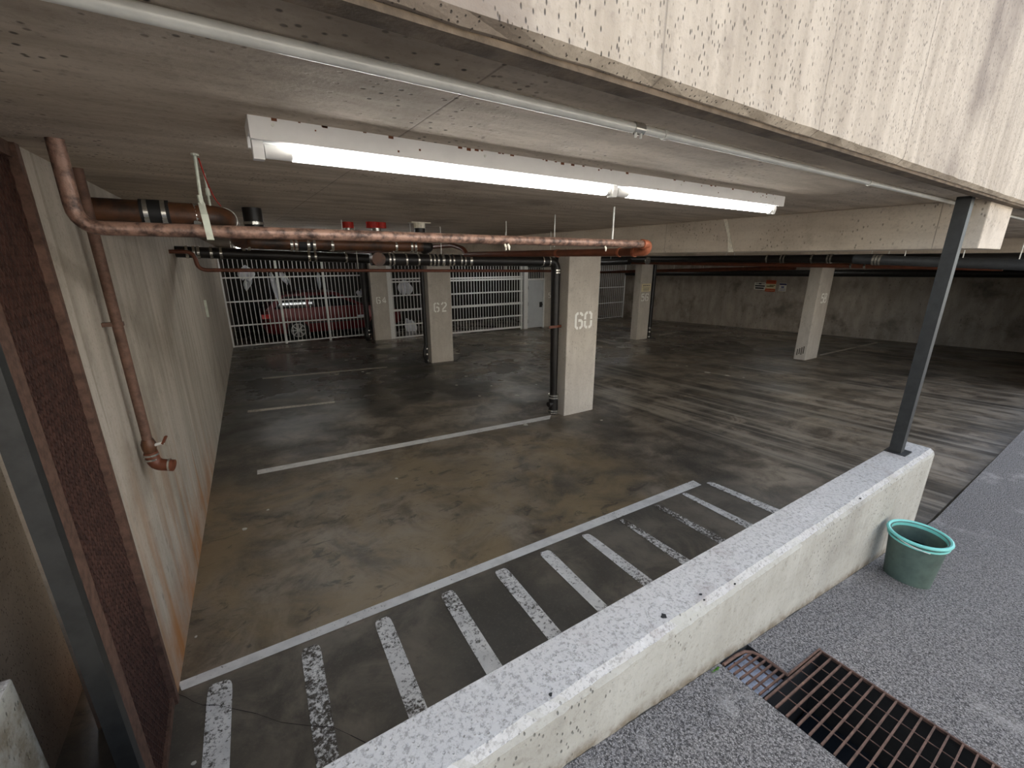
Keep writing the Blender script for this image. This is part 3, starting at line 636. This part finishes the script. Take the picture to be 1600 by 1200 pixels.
# stubs and collars through the slab
def stub(name, label, px, py, r, h, mat, bands=True, cat='pipe'):
    c = onz(px, py, HC); t = thing(name, label, cat, (c.x, c.y, HC))
    obj('stub', MB().cyl((c.x, c.y, HC-h), (c.x, c.y, HC), r, 18), M[mat], t, smooth=True)
    if bands:
        for k in (.55, .85): band(t, (c.x, c.y, HC-h*k), (0, 0, 1), r*1.06, .016)
    return t, c
stub('drain_stub', 'short black drain stub with two steel bands under the slab', 393, 325, .056, .17, 'black')
for (px_, r, lab, two) in ((543, .045, 'red firestop collar on the ceiling, the smaller of the pair', 0), (582, .055, 'wide red firestop collar on the ceiling, the larger of the pair', 1)):
    c = onz(px_, 347, HC); t = thing('firestop_collar', lab, 'collar', (c.x, c.y, HC))
    cl = obj('collar', MB().cyl((c.x, c.y, HC-.05), (c.x, c.y, HC), r, 18), M['red'], t, smooth=True)
    for k in range(8):
        an = 2*PI*k/8; obj('rib', MB().obox((c.x+r*math.cos(an), c.y+r*math.sin(an), HC-.025), (math.cos(an), math.sin(an), 0), (-math.sin(an), math.cos(an), 0), (0, 0, 1), .004, .006, .025), M['red'], cl)
    if two: obj('collar', MB().cyl((c.x+.075, c.y, HC-.05), (c.x+.075, c.y, HC), r*.8, 18), M['red'], t, smooth=True); obj('pipe_end', MB().cyl((c.x+.03, c.y, HC-.1), (c.x+.03, c.y, HC-.05), .04, 14), M['clamp'], t, smooth=True)
    else: obj('pipe_end', MB().cyl((c.x, c.y, HC-.09), (c.x, c.y, HC-.05), .026, 14), M['clamp'], t, smooth=True)
tt, c = stub('drain_stub', 'crusted drain stub with pale plaster round it, beside the red collars', 655, 347.5, .048, .1, 'black', False)
obj('plaster_patch', MB().cyl((c.x, c.y, HC-.05), (c.x, c.y, HC), .05, 12).box(c.x-.09, c.x+.09, c.y-.05, c.y+.05, HC-.008, HC), M['crust'], tt)
# pipes beyond the beam, along the aisle
def runY(name, label, X0, pa, pb, r, mat, y0=None, y1=None, bands=(), n=14):
    a = onx(*pa, X0); b = onx(*pb, X0); d = (b-a)/(b.y-a.y)
    A = a+d*((y0 if y0 is not None else a.y)-a.y); B = a+d*((y1 if y1 is not None else b.y)-a.y)
    t = thing(name, label, 'pipe', A); obj('pipe_run', MB().tube([A, B], r, n), M[mat], t, smooth=True)
    for px_ in bands:
        k = (px_-pa[0])/(pb[0]-pa[0]); c = onx(px_, pa[1]+(pb[1]-pa[1])*k, X0); c = a+d*(c.y-a.y); band(t, c, d, r*1.12, .03, screw=False)
    L = B.y-A.y
    for k in (.15, .4, .7): c = A+d*(L*k); hanger(t, c, 0, rod=.006)
    return t
runY('water_pipe', 'brown water pipe along the aisle beside the pillar stencilled 58', 9.7, (1385,416), (1040,411), .045, 'copper2', 1.5, 12.4, (1352, 1330))
runY('drain_pipe', 'black drain pipe above the brown water pipe over the aisle', 9.45, (1385,404), (1040,405), .075, 'black', 1.2, 12, (1200, 1222, 1227, 1270, 1295, 1300))
runY('drain_pipe', 'pale grey drain pipe with bands near the front end of the aisle', 8.6, (1390,407), (1360,406), .07, 'greypl', .9, 3.0, (1366, 1371, 1376))
runY('water_pipe', 'dark red pipe hung below the aisle pipes before the notices', 11.6, (1270,418), (1040,423), .05, 'copper2', 5.2, 13.8)
runY('drain_pipe', 'long black pipe along the top of the side wall above the notices', 15.2, (1395,427), (1030,427), .1, 'black', 1.2, 13.8)
runY('drain_pipe', 'black drain pipe along the aisle behind the pillar stencilled 60', 8.9, (1020,407), (945,410), .08, 'black', 8.0, 12.5, (1012,))
# down pipes at the other pillars
def down(label, x, y, r, ztop, lumps=True):
    zb = zf(x, y); t = thing('down_pipe', label, 'pipe', (x, y, zb)); obj('pipe_run', MB().cyl((x, y, zb), (x, y, ztop), r, 14), M['black'], t, smooth=True)
    for dz in (.05, .2, .32): band(t, (x, y, zb+dz), (0, 0, 1), r*1.18, .03)
    if lumps: obj('cleanout', MB().tube(fillet([(x-.02, y-.04, zb+.02), (x-.09, y-.08, zb+.2), (x, y, zb+.42)], .1), r*.9, 12), M['black'], t, smooth=True)
down('thin black down pipe beside the pillar stencilled 62', 3.46, 8.72, .04, .02)
down('stout black down pipe beside the pillar stencilled 64', 3.36, 13.0, .075, .1)
down('stout black down pipe at the back edge of the pillar stencilled 56', 10.03+w56+.14, 8.6, .06, .0, False)
down('thin black down pipe hugging the rear corner of the pillar stencilled 58', 10.54+.585+.05, 4.42, .04, .0, False)
# wall tap at the left edge
c = onlw(205,676); Y = c.y; yv = ony(212,720,Y)
X = xw(Y)+.045
t = thing('wall_standpipe', 'rusty standpipe with a valve and red-brown elbow on the left wall', 'pipe', (X, Y, yv.z))
zz = lambda py: ony(210, py, Y).z
obj('pipe_run', MB().cyl((X-.0, Y, zz(700)), (X-.0, Y, HC), .018, 14), M['rust'], t, smooth=True)
vb = obj('valve_body', MB().tube([(X, Y, zz(690)), (X, Y, zz(697)), (X, Y, zz(704)), (X, Y, zz(713))], [.02, .027, .026, .021], 16), M['iron'], t, smooth=True)
obj('valve_stem', MB().cyl((X+.01, Y-.004, zz(701)), (X+.055, Y-.02, zz(697)), .007, 8), M['galv'], vb, smooth=True)
obj('valve_handle', MB().bar((X+.05, Y-.02, zz(699)), (X+.068, Y-.028, zz(687)), .012, .008), M['copper2'], vb)
obj('elbow', MB().tube(fillet([(X, Y, zz(711)), (X+.005, Y, zz(732)), (X+.07, Y-.02, zz(737))], .05), .026, 16), M['copper2'], t, smooth=True)
for py_ in (715, 722): band(t, (X, Y, zz(py_)), (0, 0, 1), .0275, .008, screw=False)
band(t, (X+.055, Y-.016, zz(735)), (1, -.2, -.1), .0275, .007, screw=False)
for z_ in (-.25,): obj('wall_clip', MB().box(xw(Y), X+.02, Y-.012, Y+.012, z_-.008, z_+.008), M['rust'], t)
# ================================================================== rusty mesh screen at the front of the left wall
t = thing('mesh_screen', 'rusty expanded-metal screen with a dark steel frame at the wall end', 'screen', (xw(1.7), 1.7, zf(-.45, 1.7)))
ya, yb = 1.425, 1.925; xm = lambda y: -.447+.035*(y-1.925); zb, zt = zf(-.45, 1.7)+.0, HC
for (y0, y1) in ((yb-.035, yb), ): obj('frame_post', MB().box(xm(1.9)-.02, xm(1.9)+.012, y0, y1, zb-.02, zt), M['rust'], t)
obj('frame_post', MB().box(xm(ya)-.025, xm(ya)+.02, ya-.04, ya, zb-.02, zt), M['darksteel'], t)
obj('frame_rail', MB().box(xm(1.7)-.02, xm(1.7)+.008, ya, yb, zb+.0, zb+.035), M['rust'], t)
obj('frame_rail', MB().box(xm(1.7)-.02, xm(1.7)+.008, ya, yb, zt-.04, zt), M['rust'], t)
obj('back_sheet', MB().box(xm(1.7)-.03, xm(1.7)-.022, ya, yb, zb, zt), M['rustmesh'], t)
obj('edge_plate', MB().box(xm(1.7)-.012, xm(1.7)+.004, ya, ya+.09, zb+.03, zt-.03), M['rust'], t)
mb = MB(); pitch = .026; y0, y1, z0, z1 = ya+.09, yb-.03, zb+.03, zt-.03; sl = 2.0; dz_ = pitch*sl
for sg in (1, -1):
    k = z0-(y1-y0)*sl
    while k < z1+(y1-y0)*sl:
        a, b = (y0, k), (y1, k+sg*(y1-y0)*sl)
        pts = []
        (ya_, za_), (yb_, zb_) = a, b
        lo, hi = 0., 1.
        dzz = zb_-za_
        t0, t1 = (z0-za_)/dzz, (z1-za_)/dzz
        if t0 > t1: t0, t1 = t1, t0
        lo, hi = max(0, t0), min(1, t1)
        if hi-lo > .01:
            A = (xm(1.7)-.004, ya_+(yb_-ya_)*lo, za_+dzz*lo); B = (xm(1.7)-.004, ya_+(yb_-ya_)*hi, za_+dzz*hi); mb.bar(A, B, .004, .005, (1, 0, 0))
        k += dz_
o = obj('expanded_mesh', mb, M['rustmesh'], t); o['kind'] = 'stuff'
# ================================================================== barred fences, gate, door
def fence(label, x0, y0, x1, y1, rails, posts, nb, zt=.2, name='barred_fence', w=.016, bot=None):
    t = thing(name, label, 'gate' if 'gate' in name else 'fence', ((x0+x1)/2, (y0+y1)/2, zf((x0+x1)/2, y0)))
    P = lambda u, z: Vector((x0+(x1-x0)*u, y0+(y1-y0)*u, z))
    zb = lambda u: zf(P(u, 0).x, P(u, 0).y)
    for (z, h) in rails: obj('rail', MB().bar(P(0, z), P(1, z), .03, h), M['fence'], t)
    for u, pw in posts: obj('post', MB().bar(P(u, zb(u)-.005), P(u, zt), pw, pw, (0, 1, 0)), M['fence'], t)
    lo = bot if bot is not None else None
    proto = None
    for i in range(1, nb):
        u = i/nb; a = P(u, (zb(u)+.05) if lo is None else lo)
        if proto is None:
            proto = obj('bar', MB().bar(a+Vector((0, .012, 0)), P(u, zt)+Vector((0, .012, 0)), w, w, (0, 1, 0)), M['fence'], t); a0 = a
        else:
            o = proto.copy(); COL.objects.link(o); o.parent = t; o.location = proto.location+(P(u, 0)-P(1/nb, 0))+Vector((0, 0, zb(u)-zb(1/nb))) if lo is None else proto.location+(P(u, 0)-P(1/nb, 0))
    return t
rz = lambda py, Y, px: ony(px, py, Y).z
Y1_ = 13.8
fence('long pale barred fence between the left wall and the pillar stencilled 64, red car behind', -.08, Y1_, 3.5, Y1_, [(rz(434.5, Y1_, 345), .035), (rz(472.5, Y1_, 350), .035), (rz(510, Y1_, 355), .035), (rz(543, Y1_, 363)+.02, .035)], [(.0, .06), (.365, .06), (.7, .06), (1., .03)], 33)
Y2_ = 13.02
fence('narrow barred fence panel between the pillars stencilled 64 and 62', 4.1, Y2_, 5.95, Y2_, [(rz(436, Y2_, 620), .04), (rz(440.5, Y2_, 620), .04), (rz(462, Y2_, 620), .035), (rz(485, Y2_, 620), .06), (rz(508, Y2_, 620), .035), (rz(528, Y2_, 620)+.01, .04)], [(.0, .13), (1., .06)], 17)
Yg = 12.9
fence('wide barred sliding gate between the pillar stencilled 62 and the grey door', 5.97, Yg, 8.82, Yg-.1, [(rz(435, Yg, 706), .045), (rz(438.6, Yg, 706), .05), (rz(459.5, Yg, 706), .045), (rz(480, Yg, 706), .075), (rz(501, Yg, 706), .045), (rz(521, Yg, 706)+.01, .06)], [(.0, .06), (.985, .05)], 27, name='sliding_gate')
yd = 12.82; xa = ony(819,470,yd).x; xb_ = ony(823,470,yd).x; xc = ony(849,470,yd).x; zt = rz(437, yd, 835); zl = zf(9.2, yd)
t = thing('steel_door', 'pale grey flush steel door in a frame between the sliding gate and pillar 54', 'door', (9.2, yd, zl))
lf = obj('leaf', MB().box(xb_+.03, xc-.02, yd, yd+.045, zl+.02, zt-.02), M['door'], t)
obj('frame_post', MB().box(xa-.03, xb_+.02, yd-.05, yd+.06, zl-.02, .12), M['fence'], t); obj('frame_post', MB().box(xc-.015, xc+.04, yd-.02, yd+.06, zl-.02, zt+.03), M['fence'], t)
obj('frame_head', MB().box(xb_+.02, xc+.04, yd-.02, yd+.06, zt-.015, zt+.04), M['fence'], t)
for py_ in (450, 475, 502): q = rz(py_, yd, 823); obj('hinge', MB().cyl((xb_+.03, yd-.015, q-.06), (xb_+.03, yd-.015, q+.06), .025, 8), M['darksteel'], lf)
q = rz(475.5, yd, 846); kb = obj('lever_plate', MB().box(xc-.18, xc-.06, yd-.012, yd, q-.1, q+.09), M['darksteel'], lf); obj('knob', MB().cyl((xc-.12, yd-.07, q), (xc-.12, yd-.01, q), .04, 12), M['darksteel'], lf, smooth=True)
for i in range(10):
    xx = xb_+.05+(xc-xb_-.02)*i/9; obj('transom_bar', MB().box(xx-.008, xx+.008, yd+.02, yd+.036, zt+.03, .19), M['fence'], t)
a = onfloor(939,497.5); b = onfloor(973,494); Yr = 13.95; a = ony(936,470,Yr); b = ony(974,470,Yr)
fence('far barred fence section seen past the pillar stencilled 60', 11.0, Yr, min(b.x, xwr(Yr)-.03), Yr, [(rz(449, Yr, 955), .03), (rz(473, Yr, 955), .03), (zf(15, Yr)+.06, .03)], [(0, .05), (1., .05)], 36)
# ================================================================== red car behind the long fence
YCAR = 14.75; x0 = ony(409,490,YCAR).x; zg = zf(x0+2, YCAR+.8)
t = thing('parked_car', 'red parked car behind the long barred fence', 'car', (x0+2.1, YCAR+.85, zg))
def carprof(sc, y): return None
Wd = 1.7
def loft(stations, mat, name, parent=None):
    mb = MB(); n = len(stations[0])
    for s_ in stations: mb.v += [Vector(v) for v in s_]
    for i in range(len(stations)-1):
        for k in range(n): mb.f.append([i*n+k, i*n+(k+1) % n, (i+1)*n+(k+1) % n, (i+1)*n+k])
    mb.f.append(list(range(n))[::-1]); mb.f.append([(len(stations)-1)*n+k for k in range(n)])
    return obj(name, mb, mat, parent or t, smooth=True)
low = [(0, .45, .78), (.06, .30, .90), (.25, .24, .97), (.9, .22, .99), (2.2, .22, .98), (3.1, .22, .96), (3.9, .24, .86), (4.2, .32, .72), (4.28, .42, .6)]
st = []
for (dx, za, zb2) in low:
    ins = .12 if dx in (0, 4.28) else (.04 if dx in (.06, 4.2) else 0)
    X = x0+dx; a, b = YCAR+ins, YCAR+Wd-ins; zm = za+(zb2-za)*.55
    st.append([(X, a+.05, zg+za), (X, a, zg+zm), (X, a+.05, zg+zb2), (X, b-.05, zg+zb2), (X, b, zg+zm), (X, b-.05, zg+za)])
body = loft(st, M['carred'], 'body')
cab = [(.12, .95, .97), (.55, .95, 1.38), (1.3, .95, 1.45), (2.2, .95, 1.42), (3.05, .93, .96)]
st = []
for (dx, za, zb2) in cab:
    X = x0+dx; k = .16*(zb2-.95)/.5; st.append([(X, YCAR+.08, zg+za), (X, YCAR+.08+k, zg+zb2), (X, YCAR+Wd-.08-k, zg+zb2), (X, YCAR+Wd-.08, zg+za)])
loft(st, M['carred'], 'cabin')
def sidewin(xa, xb2, xc2, xd):
    k = lambda z: YCAR+.08+.16*(z-.95)/.5-.006
    obj('side_window', MB().prism([(x0+xa, k(.99), zg+.99), (x0+xb2, k(.99), zg+.99), (x0+xc2, k(1.34), zg+1.34), (x0+xd, k(1.34), zg+1.34)], (0, .01, 0)), M['glass'], t)
sidewin(.35, 1.25, 1.25, .66); sidewin(1.33, 2.8, 2.1, 1.33)
for dx in (.92, 3.45):
    c = Vector((x0+dx, YCAR+.1, zg+.31)); w = obj('wheel', MB().tube([c+Vector((0, -.1, 0)), c+Vector((0, -.085, 0)), c+Vector((0, .08, 0))], [.29, .31, .31], 28), M['tyre'], t, smooth=True)
    obj('rim', MB().cyl(c+Vector((0, -.103, 0)), c+Vector((0, -.09, 0)), .205, 26), M['darksteel'], w, smooth=True)
    ring = MB(); N = 28
    ring.tube([c+Vector((.2*math.cos(2*PI*i/N), -.108, .2*math.sin(2*PI*i/N))) for i in range(N+1)], .012, 6, False); obj('rim_lip', ring, M['rim'], w)
    for k in range(8):
        an = 2*PI*k/8; obj('spoke', MB().bar(c+Vector((0, -.112, 0)), c+Vector((.2*math.cos(an), -.108, .2*math.sin(an))), .03, .012, (0, 1, 0)), M['rim'], w)
    obj('wheel_arch', MB().tube([c+Vector((.345*math.cos(PI*i/14), -.085, .345*math.sin(PI*i/14))) for i in range(15)], .02, 6), M['carred'], body)
obj('tail_lamp', MB().box(x0-.01, x0+.22, YCAR+.02, YCAR+.2, zg+.72, zg+.85), M['tail'], t)
obj('sill_trim', MB().box(x0+1.25, x0+3.05, YCAR-.015, YCAR+.03, zg+.5, zg+.54), M['darksteel'], body)
c = ony(566,494,YCAR-.1); obj('mirror_sticker', MB().box(c.x-.12, c.x+.12, YCAR-.02, YCAR-.005, c.z-.04, c.z+.04), M['poly'], body)
# white plastic sheets hung behind the bars
def sheet(px, py, w, h, lean, label, k):
    c = ony(px, py, 14.1+(.25 if k in (2, 8) else 0)+.02*k); mb = MB(); N, K = 7, 9
    for i in range(K+1):
        v = i/K; ww = w*(.25+.75*math.sin(PI*min(.95, v*.9+.08)))
        for j in range(N+1):
            u = j/N-.5; mb.v.append(Vector((c.x+ww*u+lean*v, c.y+.05*math.sin(u*9+k)+.03*math.sin(v*7+k), c.z+h/2-h*v+.04*math.sin(u*5+k*2))))
    for i in range(K):
        for j in range(N): a = i*(N+1)+j; mb.f.append([a, a+1, a+N+2, a+N+1])
    n0 = len(mb.v); F0 = list(mb.f)
    mb.v += [v+Vector((0, .012, 0)) for v in mb.v]; mb.f += [[i+n0 for i in f][::-1] for f in F0]
    t = thing('plastic_sheet', label, 'sheet', c); obj('sheet', mb, M['poly'], t, smooth=True)
    obj('hanging_cord', MB().cyl((c.x, c.y, c.z+h/2-.05), (c.x, c.y, HC), .004, 6), M['darksteel'], t)
sheet(386, 427, .42, .36, -.05, 'crumpled white plastic sheet hung behind the fence, widest of the group', 1)
sheet(392, 443, .2, .34, -.14, 'small white plastic scrap hung just below the widest sheet', 2)
sheet(426, 452, .16, .95, .16, 'long narrow white plastic strip hung beside the fence post', 3)
sheet(440, 434, .2, .36, .16, 'short slanting white plastic strip beside the long narrow one', 4)
sheet(499, 440, .1, .5, -.02, 'thin white plastic ribbon hung behind the bars above the car bonnet', 5)
sheet(563, 458, .22, .2, 0, 'little white plastic wad hung at the fence end by pillar 64', 6)
sheet(632, 450, .5, .45, .05, 'broad pale plastic sheet hung behind the narrow fence panel', 7)
sheet(640, 512, .45, .6, .1, 'pale plastic sheet hung low behind the narrow fence panel', 8)
# ================================================================== outside: drain grate, bucket, post, weed
def bars(t, x0, x1, y0, y1, n, cross, r=.0):
    for i in range(n):
        y = y0+(y1-y0)*i/(n-1)
        obj('grate_bar', MB().bar(P3(x0, y, -.004), P3(x1, y, -.004), .0052, .010), M['rust'], t)
    for j in range(cross):
        x = x0+(x1-x0)*(j+1)/(cross+1); obj('cross_rod', MB().cyl(P3(x, y0, -.008), P3(x, y1, -.008), .0022, 6), M['rust'], t)
t = thing('drain_grate', 'rusty barred drain grate, the large one over the deep dark pit', 'grate', P3(1.54, .1, -.016))
bars(t, gx0+.004, gx1-.012, gy0+.012, gy1-.006, 24, 4)
obj('frame_edge', MB().bar(P3(gx1-.006, gy0, -.004), P3(gx1-.006, gy1, -.004), .006, .012), M['rust'], t)
obj('frame_edge', MB().bar(P3(gsx1, gy1+.003, 0), P3(gx1, gy1+.003, -.003), .006, .012), M['rust'], t)
t = thing('drain_grate', 'small rusty drain grate with a curved end against the low wall', 'grate', P3(1.41, .52, -.016))
for i in range(6):
    y = gy1+.014+i*.0225; obj('grate_bar', MB().bar(P3(gx0+.006, y, -.004), P3(gsx1-.008-(.02 if i == 5 else 0), y, -.004), .0052, .010), M['rust'], t)
for k in (1, 2): x = gx0+(gsx1-gx0)*k/3; obj('cross_rod', MB().cyl(P3(x, gy1+.01, -.009), P3(x, gym-.02, -.009), .0035, 6), M['rust'], t)
obj('curved_edge', MB().tube([P3(gsx1-.006, gy1, 0), P3(gsx1-.006, .54, 0), P3(gsx1-.022, .572, 0), P3(gsx1-.05, .589, 0), P3(gsx1-.1, .594, 0), P3(gx0+.006, .592, 0)], .006, 8), M['rust'], t, smooth=True)
# bucket
Rb = .125; c = Vector((2.90, .605-Rb-.03, 0)); c.z = zpav(c.x-.1)
t = thing('plastic_bucket', 'dark green plastic bucket with a pale teal rim against the low wall', 'bucket', c)
hb = .26; N = 32
def lathe(prof, name, mat, parent):
    mb = MB()
    for (r, z) in prof:
        for k in range(N): mb.v.append(Vector((c.x+r*math.cos(2*PI*k/N), c.y+r*math.sin(2*PI*k/N), c.z+z)))
    for i in range(len(prof)-1):
        for k in range(N): mb.f.append([i*N+k, i*N+(k+1) % N, (i+1)*N+(k+1) % N, (i+1)*N+k])
    mb.f.append([k for k in range(N)][::-1]); mb.f.append([(len(prof)-1)*N+k for k in range(N)])
    return obj(name, mb, mat, parent, smooth=True)
lathe([(.098, -.03), (.122, hb), (.114, hb), (.092, .0)], 'pail', M['green'], t)
rim = MB()
for (rr_, zz_, tr) in ((.127, hb-.002, .009), (.122, hb-.028, .006)):
    rim.tube([c+Vector((rr_*math.cos(2*PI*i/N), rr_*math.sin(2*PI*i/N), zz_)) for i in range(N+1)], tr, 8, False)
obj('rim', rim, M['teal'], t, smooth=True)
lathe([(.1135, hb-.1), (.1165, hb-.003), (.1125, hb-.003), (.1115, hb-.1)], 'liner_band', M['teal'], t)
obj('handle', MB().tube([c+Vector((.125*math.cos(a_), .125*math.sin(a_), hb-.02+.02*math.sin(a_))) for a_ in [PI*.2+PI*1.0*i/16 for i in range(17)]], .0035, 6), M['galv'], t, smooth=True)
# dark post at the end of the low wall
q = ony(1397,697,.72)
t = thing('steel_post', 'dark steel post at the far end of the low wall', 'post', (3.33, .73, -1.16))
obj('shaft', MB().box(3.32, 3.38, .70, .76, -1.17, HC), M['darksteel'], t); obj('base_plate', MB().box(3.29, 3.41, .67, .775, -1.17, -1.15), M['darksteel'], t)
# weed at the wall foot
c = onpav(1117,1047); t = thing('weed', 'small green weed at the foot of the low wall by the small grate', 'plant', (c.x, .598, zpav(c.x)))
for k in range(6):
    an = random.uniform(-2.9, -.2); L = random.uniform(.012, .026); b = Vector((c.x+random.uniform(-.012, .012), .594, zpav(c.x))); d = Vector((math.cos(an), math.sin(an)*.5, .7)).normalized(); s_ = Vector((-d.y, d.x, 0)).normalized()
    obj('leaf', MB().add([b, b+d*L*.5+s_*L*.32, b+d*L, b+d*L*.5-s_*L*.32, b+d*L*.5+Vector((0, 0, .002))], [(0, 1, 4), (1, 2, 4), (2, 3, 4), (3, 0, 4)]), M['leaf'], t)
# ------------------------------------------------------------------ lift the whole place so the datum is the floor
for o in list(S.objects):
    if o.parent is None and o.type in ('MESH', 'EMPTY'): o.location.z += EZ
